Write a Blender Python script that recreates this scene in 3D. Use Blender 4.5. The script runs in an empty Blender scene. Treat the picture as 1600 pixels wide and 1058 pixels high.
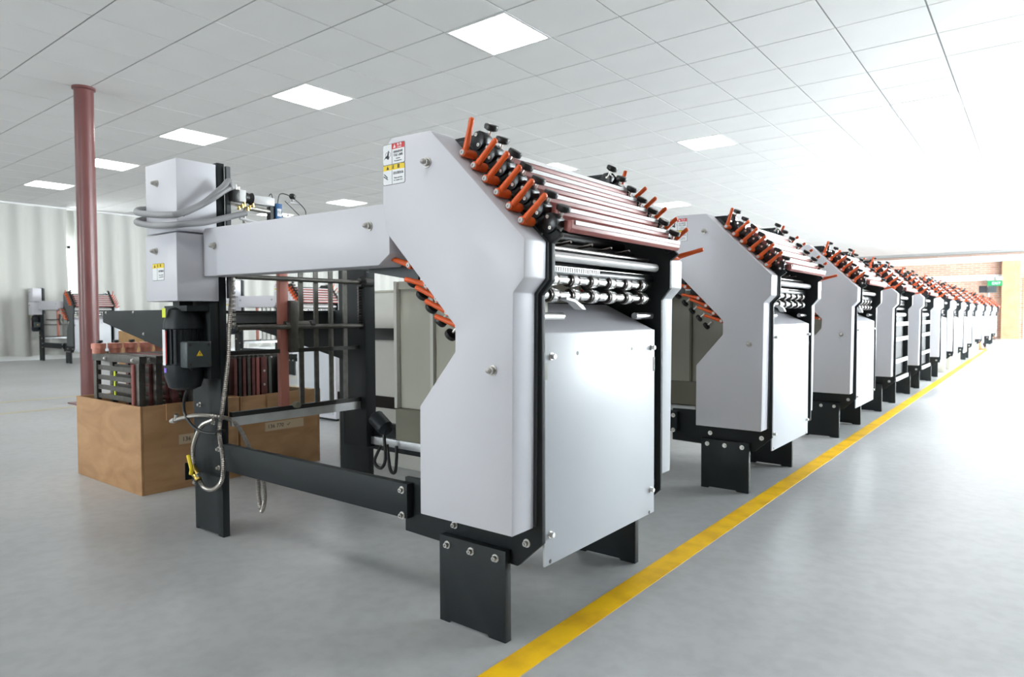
import bpy, bmesh, math, random
from mathutils import Vector, Matrix
random.seed(7)
C = bpy.context.scene.collection
PI = math.pi
# ------------------------------------------------------------------ camera, world, light, exposure
CAM_Z = 0.83
yaw, pitch, roll = 0.663343697, -0.0332119195, -0.00336996440
f_ = Vector((-math.sin(yaw)*math.cos(pitch), math.cos(yaw)*math.cos(pitch), math.sin(pitch)))
r_ = Vector((math.cos(yaw), math.sin(yaw), 0)); u_ = r_.cross(f_)
cr, sr = math.cos(roll), math.sin(roll)
rr, uu = r_*cr + u_*sr, -r_*sr + u_*cr
cd = bpy.data.cameras.new('camera'); cam = bpy.data.objects.new('camera', cd); C.objects.link(cam)
cam.matrix_world = Matrix.Translation((0, 0, CAM_Z)) @ Matrix((rr, uu, -f_)).transposed().to_4x4()
cd.sensor_width = 36; cd.lens = 1053.7/1600*36; cd.clip_start = 0.02; cd.clip_end = 200
cd.dof.use_dof = True; cd.dof.focus_distance = 2.3; cd.dof.aperture_fstop = 5.0
bpy.context.scene.camera = cam
sc = bpy.context.scene
sc.view_settings.view_transform = 'Standard'; sc.view_settings.look = 'None'
sc.view_settings.gamma = 1; sc.view_settings.use_curve_mapping = False
sc.view_settings.exposure = 0.4
LAMP = 11.0          # emission of the ceiling panels
SKY = 39.0           # brightness of the overcast sky outside the windows
w = bpy.data.worlds.new('sky'); sc.world = w; w.use_nodes = True
w.node_tree.nodes['Background'].inputs[0].default_value = (0.93, 0.97, 1.0, 1)
w.node_tree.nodes['Background'].inputs[1].default_value = SKY

# ------------------------------------------------------------------ materials
MATS = {}
def mat(name, col, rough=0.5, metal=0.0, spec=0.5, noise=None, bump=None, emit=None, trans=0, coat=0):
    m = bpy.data.materials.new(name); m.use_nodes = True; nt = m.node_tree
    b = nt.nodes['Principled BSDF']
    b.inputs['Base Color'].default_value = (*col, 1); b.inputs['Roughness'].default_value = rough
    b.inputs['Metallic'].default_value = metal; b.inputs['Specular IOR Level'].default_value = spec
    b.inputs['Transmission Weight'].default_value = trans
    b.inputs['Coat Weight'].default_value = coat
    if emit:
        b.inputs['Emission Color'].default_value = (*emit[0], 1); b.inputs['Emission Strength'].default_value = emit[1]
    if noise or bump:
        tc = nt.nodes.new('ShaderNodeTexCoord')
        n = nt.nodes.new('ShaderNodeTexNoise'); n.inputs['Detail'].default_value = 5
        n.inputs['Scale'].default_value = (noise or bump)[0]
        nt.links.new(tc.outputs['Object'], n.inputs['Vector'])
        if noise:
            r = nt.nodes.new('ShaderNodeValToRGB'); e = r.color_ramp.elements
            e[0].position = 0.3; e[1].position = 0.7
            e[0].color = (*[c*(1-noise[1]) for c in col], 1); e[1].color = (*[min(1, c*(1+noise[1])) for c in col], 1)
            nt.links.new(n.outputs['Fac'], r.inputs['Fac']); nt.links.new(r.outputs['Color'], b.inputs['Base Color'])
        if bump:
            n2 = nt.nodes.new('ShaderNodeTexNoise'); n2.inputs['Scale'].default_value = bump[0]; n2.inputs['Detail'].default_value = 3
            nt.links.new(tc.outputs['Object'], n2.inputs['Vector'])
            bp = nt.nodes.new('ShaderNodeBump'); bp.inputs['Strength'].default_value = bump[1]; bp.inputs['Distance'].default_value = 0.002
            nt.links.new(n2.outputs['Fac'], bp.inputs['Height']); nt.links.new(bp.outputs['Normal'], b.inputs['Normal'])
    MATS[name] = m
    return m
mat('cover', (0.63, 0.625, 0.67), 0.38, bump=(420, 0.06))
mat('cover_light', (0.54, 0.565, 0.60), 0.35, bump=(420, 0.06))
mat('dark', (0.014, 0.018, 0.020), 0.5, spec=0.3, bump=(500, 0.25))
mat('dark_edge', (0.09, 0.10, 0.105), 0.5, bump=(300, 0.6))
mat('interior', (0.006, 0.006, 0.007), 0.5, spec=0.2)
mat('black', (0.012, 0.012, 0.012), 0.38)
mat('block', (0.018, 0.019, 0.021), 0.3, metal=0.3)
mat('orange', (0.72, 0.10, 0.012), 0.35)
mat('steel', (0.72, 0.70, 0.67), 0.28, metal=1)
mat('steel_rough', (0.50, 0.48, 0.45), 0.45, metal=1, noise=(60, 0.2))
mat('ring_dark', (0.10, 0.085, 0.08), 0.3, metal=0.8)
mat('chrome_rod', (0.62, 0.61, 0.60), 0.2, metal=0.85)
mat('alu', (0.58, 0.59, 0.60), 0.42, metal=0.75, noise=(14, 0.12))
mat('white_metal', (0.66, 0.65, 0.645), 0.3, noise=(9, 0.06))
mat('red_bar', (0.36, 0.11, 0.095), 0.4)
mat('bar_white', (0.50, 0.485, 0.48), 0.4)
mat('red_post', (0.55, 0.20, 0.15), 0.45)
mat('salmon', (0.62, 0.25, 0.18), 0.4, noise=(40, 0.15))
mat('maroon', (0.16, 0.045, 0.04), 0.45, noise=(30, 0.3))
mat('column_red', (0.17, 0.062, 0.06), 0.32, noise=(3, 0.12))
mat('beige', (0.47, 0.46, 0.38), 0.5, noise=(2.5, 0.08))
mat('beige_light', (0.62, 0.61, 0.56), 0.5, noise=(3, 0.08))
mat('olive', (0.22, 0.21, 0.16), 0.5)
mat('leg_beige', (0.55, 0.53, 0.47), 0.5)
mat('motor', (0.013, 0.017, 0.020), 0.42, spec=0.3)
mat('motor_box', (0.05, 0.062, 0.066), 0.45)
mat('frame_grey', (0.10, 0.095, 0.085), 0.4, metal=0.5, noise=(30, 0.25))
mat('frame_green', (0.13, 0.15, 0.13), 0.45)
mat('brass', (0.62, 0.45, 0.12), 0.3, metal=1)
mat('conduit', (0.30, 0.30, 0.31), 0.4)
mat('braid', (0.36, 0.33, 0.30), 0.35, metal=0.9)
mat('blue', (0.03, 0.13, 0.33), 0.4)
mat('yellow', (0.85, 0.62, 0.02), 0.5)
mat('lime', (0.75, 0.85, 0.03), 0.5)
mat('violet', (0.25, 0.15, 0.7), 0.5)
mat('label_white', (0.82, 0.83, 0.85), 0.4)
mat('label_red', (0.65, 0.03, 0.035), 0.4)
mat('ink', (0.02, 0.02, 0.03), 0.6)
mat('ink_red', (0.5, 0.03, 0.03), 0.6)
mat('white', (0.85, 0.85, 0.85), 0.5)
mat('clear_white', (0.75, 0.75, 0.76), 0.3)
mat('green_sign', (0.0, 0.16, 0.05), 0.6, emit=((0.02, 0.7, 0.25), 0.25))
mat('screen', (0.02, 0.02, 0.025), 0.3)
mat('masking_tape', (0.62, 0.48, 0.32), 0.7)
mat('cardboard', (0.42, 0.24, 0.10), 0.7, noise=(5, 0.12))
mat('lamp', (1, 1, 1), 0.6, emit=((1.0, 0.99, 0.97), LAMP))
mat('frame_white', (0.8, 0.8, 0.8), 0.5)
mat('wall_paint', (0.72, 0.72, 0.70), 0.7, noise=(1.2, 0.03))
mat('tile', (0.86, 0.855, 0.845), 0.8, noise=(1.5, 0.02), bump=(240, 0.25))
mat('tile_gap', (0.30, 0.30, 0.295), 0.8)
# floor: polished grey concrete with cloudy patches
def floor_mat():
    m = bpy.data.materials.new('floor_resin'); m.use_nodes = True; nt = m.node_tree; b = nt.nodes['Principled BSDF']
    tc = nt.nodes.new('ShaderNodeTexCoord')
    n1 = nt.nodes.new('ShaderNodeTexNoise'); n1.inputs['Scale'].default_value = 0.9; n1.inputs['Detail'].default_value = 3; n1.inputs['Roughness'].default_value = 0.45
    n2 = nt.nodes.new('ShaderNodeTexNoise'); n2.inputs['Scale'].default_value = 22; n2.inputs['Detail'].default_value = 6
    for n in (n1, n2): nt.links.new(tc.outputs['Object'], n.inputs['Vector'])
    r = nt.nodes.new('ShaderNodeValToRGB'); e = r.color_ramp.elements
    r.color_ramp.interpolation = 'EASE'; e[0].position = 0.25; e[0].color = (0.385, 0.395, 0.40, 1); e[1].position = 0.75; e[1].color = (0.50, 0.51, 0.515, 1)
    nt.links.new(n1.outputs['Fac'], r.inputs['Fac'])
    r2 = nt.nodes.new('ShaderNodeValToRGB'); e = r2.color_ramp.elements
    e[0].position = 0.35; e[0].color = (0.90, 0.90, 0.90, 1); e[1].position = 0.6; e[1].color = (1, 1, 1, 1)
    nt.links.new(n2.outputs['Fac'], r2.inputs['Fac'])
    mx = nt.nodes.new('ShaderNodeMix'); mx.data_type = 'RGBA'; mx.blend_type = 'MULTIPLY'; mx.inputs[0].default_value = 1
    nt.links.new(r.outputs['Color'], mx.inputs[6]); nt.links.new(r2.outputs['Color'], mx.inputs[7])
    nt.links.new(mx.outputs[2], b.inputs['Base Color'])
    rr_ = nt.nodes.new('ShaderNodeMapRange'); rr_.inputs[1].default_value = 0.0; rr_.inputs[2].default_value = 1.0
    rr_.inputs[3].default_value = 0.28; rr_.inputs[4].default_value = 0.42
    nt.links.new(n1.outputs['Fac'], rr_.inputs[0]); nt.links.new(rr_.outputs[0], b.inputs['Roughness'])
    b.inputs['Specular IOR Level'].default_value = 0.6
    MATS['floor_resin'] = m
floor_mat()
def line_mat():
    m = bpy.data.materials.new('floor_paint'); m.use_nodes = True; nt = m.node_tree; b = nt.nodes['Principled BSDF']
    tc = nt.nodes.new('ShaderNodeTexCoord'); n = nt.nodes.new('ShaderNodeTexNoise'); n.inputs['Scale'].default_value = 9; n.inputs['Detail'].default_value = 8
    nt.links.new(tc.outputs['Object'], n.inputs['Vector'])
    r = nt.nodes.new('ShaderNodeValToRGB'); e = r.color_ramp.elements
    e[0].position = 0.36; e[0].color = (0.74, 0.41, 0.012, 1); e[1].position = 0.56; e[1].color = (0.92, 0.55, 0.010, 1)
    nt.links.new(n.outputs['Fac'], r.inputs['Fac']); nt.links.new(r.outputs['Color'], b.inputs['Base Color'])
    b.inputs['Roughness'].default_value = 0.42
    MATS['floor_paint'] = m
line_mat()
mat('old_paint', (0.55, 0.50, 0.32), 0.5, noise=(2, 0.15))
def wood_mat(name, c0, c1, scale):
    m = bpy.data.materials.new(name); m.use_nodes = True; nt = m.node_tree; b = nt.nodes['Principled BSDF']
    tc = nt.nodes.new('ShaderNodeTexCoord'); mp = nt.nodes.new('ShaderNodeMapping'); mp.inputs['Scale'].default_value = scale
    nt.links.new(tc.outputs['Object'], mp.inputs['Vector'])
    n = nt.nodes.new('ShaderNodeTexNoise'); n.inputs['Scale'].default_value = 2.2; n.inputs['Detail'].default_value = 9; n.inputs['Distortion'].default_value = 1.6
    nt.links.new(mp.outputs[0], n.inputs['Vector'])
    r = nt.nodes.new('ShaderNodeValToRGB'); e = r.color_ramp.elements
    e[0].position = 0.32; e[0].color = (*c0, 1); e[1].position = 0.68; e[1].color = (*c1, 1)
    nt.links.new(n.outputs['Fac'], r.inputs['Fac']); nt.links.new(r.outputs['Color'], b.inputs['Base Color'])
    b.inputs['Roughness'].default_value = 0.62
    MATS[name] = m
wood_mat('plywood', (0.36, 0.19, 0.08), (0.50, 0.29, 0.14), (1.2, 1.2, 3.5))
wood_mat('plywood_edge', (0.50, 0.33, 0.17), (0.62, 0.44, 0.25), (3, 3, 8))
def brick_mat():
    m = bpy.data.materials.new('brick'); m.use_nodes = True; nt = m.node_tree; b = nt.nodes['Principled BSDF']
    tc = nt.nodes.new('ShaderNodeTexCoord'); mp = nt.nodes.new('ShaderNodeMapping'); mp.inputs['Rotation'].default_value = (PI/2, 0, 0)
    nt.links.new(tc.outputs['Object'], mp.inputs['Vector'])
    br = nt.nodes.new('ShaderNodeTexBrick'); br.inputs['Scale'].default_value = 1.0
    br.inputs['Brick Width'].default_value = 0.25; br.inputs['Row Height'].default_value = 0.07; br.inputs['Mortar Size'].default_value = 0.008
    br.inputs['Color1'].default_value = (0.52, 0.27, 0.19, 1); br.inputs['Color2'].default_value = (0.62, 0.36, 0.26, 1); br.inputs['Mortar'].default_value = (0.6, 0.55, 0.5, 1)
    nt.links.new(mp.outputs[0], br.inputs['Vector']); nt.links.new(br.outputs['Color'], b.inputs['Base Color'])
    b.inputs['Roughness'].default_value = 0.85
    MATS['brick'] = m
brick_mat()
mat('brick_plain', (0.48, 0.30, 0.17), 0.85, noise=(4, 0.15))
def curtain_mat():
    m = bpy.data.materials.new('curtain_cloth'); m.use_nodes = True; nt = m.node_tree
    b = nt.nodes['Principled BSDF']; b.inputs['Base Color'].default_value = (0.60, 0.60, 0.57, 1); b.inputs['Roughness'].default_value = 0.9
    t = nt.nodes.new('ShaderNodeBsdfTranslucent'); t.inputs[0].default_value = (0.60, 0.60, 0.55, 1)
    mx = nt.nodes.new('ShaderNodeMixShader'); mx.inputs[0].default_value = 0.04
    nt.links.new(b.outputs[0], mx.inputs[1]); nt.links.new(t.outputs[0], mx.inputs[2])
    nt.links.new(mx.outputs[0], nt.nodes['Material Output'].inputs['Surface'])
    MATS['curtain_cloth'] = m
curtain_mat()
def glass_mat():
    m = bpy.data.materials.new('glass'); m.use_nodes = True; nt = m.node_tree
    g = nt.nodes.new('ShaderNodeBsdfGlossy'); g.inputs['Roughness'].default_value = 0.02
    t = nt.nodes.new('ShaderNodeBsdfTransparent'); t.inputs[0].default_value = (0.95, 0.97, 0.97, 1)
    mx = nt.nodes.new('ShaderNodeMixShader'); mx.inputs[0].default_value = 0.06
    nt.links.new(t.outputs[0], mx.inputs[1]); nt.links.new(g.outputs[0], mx.inputs[2])
    nt.links.new(mx.outputs[0], nt.nodes['Material Output'].inputs['Surface'])
    MATS['glass'] = m
glass_mat()

# ------------------------------------------------------------------ mesh helpers
class MB:
    def __init__(s): s.v = []; s.f = []
    def add(s, vs, fs):
        n = len(s.v); s.v += [tuple(a) for a in vs]; s.f += [tuple(i+n for i in f) for f in fs]; return s
    def box(s, x0, x1, y0, y1, z0, z1):
        return s.add([(x0,y0,z0),(x1,y0,z0),(x1,y1,z0),(x0,y1,z0),(x0,y0,z1),(x1,y0,z1),(x1,y1,z1),(x0,y1,z1)],
                     [(0,3,2,1),(4,5,6,7),(0,1,5,4),(1,2,6,5),(2,3,7,6),(3,0,4,7)])
    def prism(s, pts, a, b, axis=1):   # outline in the two other axes, extruded a..b along axis
        def P(p, t):
            return (p[0], t, p[1]) if axis == 1 else ((t, p[0], p[1]) if axis == 0 else (p[0], p[1], t))
        n = len(pts)
        return s.add([P(p, a) for p in pts]+[P(p, b) for p in pts],
                     [tuple(range(n)), tuple(range(2*n-1, n-1, -1))]+[(i, i+n, (i+1) % n+n, (i+1) % n) for i in range(n)])
    def cyl(s, p0, p1, r, seg=16, r1=None):
        return s.lathe(p0, p1, [(0, r), (1, r if r1 is None else r1)], seg)
    def lathe(s, p0, p1, prof, seg=16):   # prof: (t along the axis 0..1, radius)
        p0, p1 = Vector(p0), Vector(p1); d = p1-p0; z = d.normalized()
        x = z.orthogonal().normalized(); y = z.cross(x)
        vs = []; m = len(prof)
        for t, r in prof:
            for i in range(seg):
                a = 2*PI*i/seg; vs.append(p0+d*t+(x*math.cos(a)+y*math.sin(a))*r)
        fs = [(j*seg+i, j*seg+(i+1) % seg, (j+1)*seg+(i+1) % seg, (j+1)*seg+i) for j in range(m-1) for i in range(seg)]
        fs += [tuple(range(seg-1, -1, -1)), tuple((m-1)*seg+i for i in range(seg))]
        return s.add(vs, fs)
    def tube(s, pts, r, seg=8, smooth=6, ring=None):
        P = [Vector(p) for p in pts]
        if smooth > 1:
            Q = []
            for i in range(len(P)-1):
                a = P[i-1] if i else P[0]*2-P[1]; b, c = P[i], P[i+1]; d = P[i+2] if i+2 < len(P) else c*2-b
                for k in range(smooth):
                    t = k/smooth
                    Q.append(0.5*((2*b)+(c-a)*t+(2*a-5*b+4*c-d)*t*t+(3*b-a-3*c+d)*t**3))
            P = Q+[P[-1]]
        if ring:
            L = [0]
            for i in range(1, len(P)): L.append(L[-1]+(P[i]-P[i-1]).length)
            N = max(4, int(L[-1]/ring)); Q = []; j = 0
            for k in range(N+1):
                t = L[-1]*k/N
                while j < len(L)-2 and L[j+1] < t: j += 1
                Q.append(P[j].lerp(P[j+1], (t-L[j])/max(1e-9, L[j+1]-L[j])))
            P = Q
        vs = []; x = None
        for i, p in enumerate(P):
            t = (P[min(i+1, len(P)-1)]-P[max(i-1, 0)]).normalized()
            x = t.orthogonal().normalized() if x is None else (x-t*x.dot(t)).normalized()
            y = t.cross(x); q = r*(1.0 if (not ring or i % 2) else 0.80)
            for k in range(seg):
                a = 2*PI*k/seg; vs.append(p+(x*math.cos(a)+y*math.sin(a))*q)
        m = len(P)
        fs = [(j*seg+i, j*seg+(i+1) % seg, (j+1)*seg+(i+1) % seg, (j+1)*seg+i) for j in range(m-1) for i in range(seg)]
        fs += [tuple(range(seg-1, -1, -1)), tuple((m-1)*seg+i for i in range(seg))]
        return s.add(vs, fs)
    def xf(s, M): s.v = [tuple(M @ Vector(v)) for v in s.v]; return s
    def mesh(s, name, m, bevel=0, recenter=True):
        c = Vector((0, 0, 0))
        if recenter:
            lo = [min(v[i] for v in s.v) for i in range(3)]; hi = [max(v[i] for v in s.v) for i in range(3)]
            c = Vector([(a+b)/2 for a, b in zip(lo, hi)])
        me = bpy.data.meshes.new(name); me.from_pydata([tuple(Vector(v)-c) for v in s.v], [], s.f)
        bm = bmesh.new(); bm.from_mesh(me); bmesh.ops.recalc_face_normals(bm, faces=bm.faces)
        if bevel:
            es = [e for e in bm.edges if len(e.link_faces) == 2 and e.calc_face_angle(0) > 0.3]
            bmesh.ops.bevel(bm, geom=es, offset=bevel, segments=2, profile=0.5, affect='EDGES', clamp_overlap=True)
        bm.to_mesh(me); bm.free()
        for p in me.polygons: p.use_smooth = True
        me.set_sharp_from_angle(angle=math.radians(32))
        me.materials.append(MATS[m]); return me, c
def link(name, me, parent=None, loc=(0, 0, 0), rot=None):
    o = bpy.data.objects.new(name, me); C.objects.link(o); o.location = loc
    if rot: o.rotation_euler = rot
    if parent: o.parent = parent
    return o
def wloc(p):   # summed translation of a parent chain (parents are unrotated while building)
    t = Vector((0, 0, 0))
    while p: t += p.location; p = p.parent
    return t
def part(name, mb, m, parent=None, bevel=0, label=None):
    me, c = mb.mesh(name, m, bevel)
    o = link(name, me, parent, c-wloc(parent))
    if label: o['label'] = label
    return o
def tag(o, label, cat, group=None, kind=None):
    if label: o['label'] = label
    if cat: o['category'] = cat
    if group: o['group'] = group
    if kind: o['kind'] = kind
    return o
def empty(name, loc, label, cat, group=None):
    o = bpy.data.objects.new(name, None); C.objects.link(o); o.location = loc; o.empty_display_size = 0.1
    return tag(o, label, cat, group)
def struct(name, mb, m, parent=None, bevel=0):
    o = part(name, mb, m, parent, bevel)
    if not parent: o['kind'] = 'structure'
    return o
def text_mesh(body, size, m, xdir, up, pos, align='LEFT', depth=0.0004, bold=0.0):
    cu = bpy.data.curves.new('t', 'FONT'); cu.body = body; cu.size = size; cu.align_x = align; cu.align_y = 'CENTER'; cu.extrude = depth
    cu.offset = bold; cu.resolution_u = 2
    o = bpy.data.objects.new('t', cu); C.objects.link(o)
    dg = bpy.context.evaluated_depsgraph_get(); me = bpy.data.meshes.new_from_object(o.evaluated_get(dg))
    xd, ud = Vector(xdir), Vector(up); M = Matrix((xd, ud, xd.cross(ud))).transposed()
    vs = [tuple(M @ v.co + Vector(pos)) for v in me.vertices]; fs = [tuple(p.vertices) for p in me.polygons]
    bpy.data.objects.remove(o); bpy.data.meshes.remove(me); bpy.data.curves.remove(cu)
    return vs, fs

# ------------------------------------------------------------------ the room
XL, XR, YB, YE, ZC = -15.6, 4.6, -6.5, 28.6, 3.024
struct('floor', MB().box(XL-.2, XR+.2, YB-.2, YE+.2, -0.12, 0), 'floor_resin')
ceiling = struct('ceiling', MB().box(XL-.2, XR+.2, YB-.2, YE+.2, ZC+0.006, ZC+0.14), 'tile_gap')
wb = [(-10.9, -9.7), (-4.1, -2.9)]
bw = MB().box(XL-.2, XR+.2, YB-.2, YB, 0, .9).box(XL-.2, XR+.2, YB-.2, YB, 2.6, ZC)
xs_ = [XL-.2]+[a for s_ in wb for a in s_]+[XR+.2]
for i in range(0, len(xs_), 2): bw.box(xs_[i], xs_[i+1], YB-.2, YB, .9, 2.6)
struct('wall_back', bw, 'wall_paint')
def wall_with_windows(name, x0, x1, spans, z0, z1):
    w_ = MB(); ys = [YB]+[a for s_ in spans for a in s_]+[YE+.2]
    w_.box(x0, x1, YB, YE+.2, 0, z0); w_.box(x0, x1, YB, YE+.2, z1, ZC)
    for i in range(0, len(ys), 2):
        if ys[i+1] > ys[i]: w_.box(x0, x1, ys[i], ys[i+1], z0, z1)
    o = struct(name, w_, 'wall_paint'); return o
wr = [(7.4+3.45*k, 7.4+3.45*k+3.1) for k in range(6)]
wall_with_windows('wall_right', XR, XR+0.2, wr, 0.9, 2.85)
wl = [(YB+0.96+4.6*k, YB+0.96+4.6*k+2.9) for k in range(7)]
wl = [(y-1.2, y2-1.2) for y, y2 in wl if y-1.2 > YB]
wall_with_windows('wall_left', XL-0.2, XL, wl, 1.0, 2.3)
n = 0
for (x, spans, z0, z1) in ((XR+0.06, wr, 0.9, 2.85), (XL-0.12, wl, 1.0, 2.3)):
    for a, b in spans:
        n += 1
        fm = MB()
        for yy in (a, (a+b)/2-.03, b-.06): fm.box(x, x+.06, yy, yy+.06, z0, z1)
        for zz in (z0, z1-.06): fm.box(x, x+.06, a, b, zz, zz+.06)
        o = struct('window_%d' % n, fm, 'frame_white')
        part('pane', MB().box(x+.025, x+.031, a+.05, (a+b)/2-.02, z0+.05, z1-.05), 'glass', o)
        part('pane', MB().box(x+.025, x+.031, (a+b)/2+.02, b-.05, z0+.05, z1-.05), 'glass', o)
        if x > 0:
            ld = bpy.data.lights.new('portal', 'AREA'); ld.shape = 'RECTANGLE'; ld.size = z1-z0; ld.size_y = b-a
            ld.cycles.is_portal = True
            lo = bpy.data.objects.new('window_portal', ld); C.objects.link(lo); lo.location = (x+.07, (a+b)/2, (z0+z1)/2)
            lo.rotation_euler = (0, PI/2, 0)
for a, b in wb:
    n += 1; fm = MB(); y = YB-.13
    for xx in (a, (a+b)/2-.03, b-.06): fm.box(xx, xx+.06, y, y+.06, .9, 2.6)
    for zz in (.9, 2.54): fm.box(a, b, y, y+.06, zz, zz+.06)
    o = struct('window_%d' % n, fm, 'frame_white')
    part('pane', MB().box(a+.05, (a+b)/2-.02, y+.025, y+.031, .95, 2.55), 'glass', o)
    part('pane', MB().box((a+b)/2+.02, b-.05, y+.025, y+.031, .95, 2.55), 'glass', o)
    ld = bpy.data.lights.new('portal', 'AREA'); ld.shape = 'RECTANGLE'; ld.size = b-a; ld.size_y = 1.7
    ld.cycles.is_portal = True
    lo = bpy.data.objects.new('window_portal', ld); C.objects.link(lo); lo.location = ((a+b)/2, y-.03, 1.75)
    lo.rotation_euler = (PI/2, 0, 0)
# end wall: brick, concrete lintel and beam, pier
struct('wall_end', MB().box(XL-.2, XR+.2, YE, YE+.2, 0, ZC), 'brick')
struct('trim_1', MB().box(XL, XR, YE-.12, YE, 2.64, 2.86), 'clear_white')
struct('trim_2', MB().box(XL, -1.02, YE-.06, YE, 2.00, 2.2), 'clear_white')
struct('trim_3', MB().box(XL, XR, YE-.35, YE, ZC-.09, ZC+.0), 'tile_gap')
pier = struct('trim_4', MB().box(-1.02, -.52, YE-.3, YE, 0, 2.64), 'brick_plain')
struct('door_1', MB().box(-.42, .7, YE-.05, YE, 0, 2.1), 'wall_paint')
# ceiling tiles 0.6 x 0.6
TX, TY, TS = -3.067, 4.453, 0.6
lights = {}
for ka in range(-4, 2):
    for mb_ in range(-1, 6):
        lights[(-1+4*ka, -1+7*mb_)] = (ka, mb_)
def cam_px(p):
    q = Vector(p)-Vector((0, 0, CAM_Z)); z = q.dot(f_)
    return None if z < 0.3 else (800+1053.7*q.dot(rr)/z, 529-1053.7*q.dot(uu)/z, z)
cand, rest = [], MB()
ia0, ia1 = math.ceil((XL-TX)/TS)-1, math.floor((XR-TX)/TS)
ib0, ib1 = math.ceil((YB-TY)/TS)-1, math.floor((YE-TY)/TS)
for ia in range(ia0, ia1+1):
    for ib in range(ib0, ib1+1):
        if (ia, ib) in lights: continue
        x0 = max(XL, TX+ia*TS)+.006; x1 = min(XR, TX+(ia+1)*TS)-.006
        y0 = max(YB, TY+ib*TS)+.006; y1 = min(YE, TY+(ib+1)*TS)-.006
        if x1-x0 < .03 or y1-y0 < .03: continue
        q = cam_px(((x0+x1)/2, (y0+y1)/2, ZC)); full = x1-x0 > .58 and y1-y0 > .58
        vis = q and -60 < q[0] < 1660 and -60 < q[1] < 1100
        cand.append(((q[2] if vis and full else 999), x0, x1, y0, y1))
cand.sort()
tile_me = MB().box(-.2935, .2935, -.2935, .2935, 0, 0.0065).mesh('ceiling_tile', 'tile', 0, False)[0]
for i, (d, x0, x1, y0, y1) in enumerate(cand):
    if i < 295 and d < 900:
        link('ceiling_tile', tile_me, ceiling, Vector(((x0+x1)/2, (y0+y1)/2, ZC+random.uniform(-.0005, .0005)))-wloc(ceiling))
    else:
        rest.box(x0, x1, y0, y1, ZC, ZC+.0065)
o = part('ceiling_tiles_beyond', rest, 'tile', ceiling); o['kind'] = 'stuff'
# ceiling lights
lf = MB()
for a, b, c_, d in ((-.297, .297, -.297, -.275), (-.297, .297, .275, .297), (-.297, -.275, -.275, .275), (.275, .297, -.275, .275)): lf.box(a, b, c_, d, -.003, .006)
lf_me = lf.mesh('frame', 'frame_white', 0, False)[0]
ldf_me = MB().box(-.275, .275, -.275, .275, 0, .005).mesh('diffuser', 'lamp', 0, False)[0]
ROWN = {-4: 'sixth row from the right, farthest left', -3: 'fifth row from the right', -2: 'fourth row from the right', -1: 'third row from the right', 0: 'second row from the right, above the machines', 1: 'rightmost visible row'}
ORD = ['one step behind the camera', 'nearest', 'second nearest', 'third nearest', 'fourth nearest', 'fifth nearest', 'sixth nearest']
for (ia, ib), (ka, mb_) in lights.items():
    x, y = TX+(ia+.5)*TS, TY+(ib+.5)*TS
    if not (XL < x < XR and YB < y < YE): continue
    t = empty('ceiling_light', (x, y, ZC), 'square white ceiling light, %s of the %s' % (ORD[mb_+1], ROWN[ka].split(',')[0]), 'light', 'square ceiling lights')
    link('light_frame', lf_me, t); link('diffuser', ldf_me, t)
# floor lines
tag(part('floor_line', MB().box(-1.005, -.928, YB, 19.5, 0, .0012), 'floor_paint'), 'bright yellow painted line along the row of machines', 'floor line')
tag(part('floor_line', MB().box(-8.04, -7.97, YB, YE-1, 0, .0012), 'old_paint'), 'faint worn yellow floor line by the curtains, farther one of the pair', 'floor line')
tag(part('floor_line', MB().box(-7.09, -7.02, YB, YE-1, 0, .0012), 'old_paint'), 'faint worn yellow floor line behind the crates, nearer one of the pair', 'floor line')
# red steel column
col = empty('red_column', (-7.23, 2.62, 0), 'round dark red steel column rising to the ceiling behind the crates', 'column')
part('shaft', MB().cyl((-7.23, 2.62, .012), (-7.23, 2.62, ZC), .083, 32), 'column_red', col)
part('base_plate', MB().box(-7.38, -7.08, 2.47, 2.77, 0, .012), 'column_red', col)
part('ceiling_collar', MB().lathe((-7.23, 2.62, ZC-.03), (-7.23, 2.62, ZC), [(0, .085), (.3, .10), (1, .10)], 32), 'column_red', col)
# curtains
def curtain(y0, y1, z0, idx, label):
    random.seed(idx); n_ = int((y1-y0)/.03); ys = [y0+(y1-y0)*i/n_ for i in range(n_+1)]
    ph = random.random()*6; vs = []; fs = []; rows = [z0, .5, 1.2, 2.0, 2.7, 2.99]
    for j, z in enumerate(rows):
        a = .066*(1-.35*j/5)
        for i, y in enumerate(ys):
            x = -15.38+a*math.sin(y*2*PI/.36+ph+.7*math.sin(y*1.7+idx)+.15*j)+.03*math.sin(y*3.1+idx*2+.3*j)
            vs.append((x, y+.012*math.sin(j*2+i), z+(.012*math.sin(y*9+idx) if j == 0 else 0)))
    m_ = len(ys)
    for j in range(len(rows)-1):
        for i in range(m_-1): fs.append((j*m_+i, j*m_+i+1, (j+1)*m_+i+1, (j+1)*m_+i))
    nv = len(vs)
    vs2 = vs+[(v[0]-.004, v[1], v[2]) for v in vs]; fs2 = fs+[tuple(i+nv for i in reversed(f)) for f in fs]
    o = part('curtain', MB().add(vs2, fs2), 'curtain_cloth'); tag(o, label, 'curtain', 'curtains along the left wall')
cl = [(-2.2, 1.6, 'pale grey curtain left of the frame edge'), (1.65, 5.18, 'pale grey curtain at the left edge, left of the bright slit'), (5.34, 8.5, 'pale grey curtain right of the bright slit and column'),
      (8.53, 11.9, 'pale grey curtain seen through the opening of the nearest machine'), (11.95, 15.5, 'pale grey curtain behind the nearest machine side cover, first'), (15.55, 19.4, 'pale grey curtain far along the wall behind the machines, second'),
      (19.45, 23.5, 'pale grey curtain far along the wall behind the machines, third'), (23.55, 28.2, 'pale grey curtain at the far end by the brick wall')]
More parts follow.
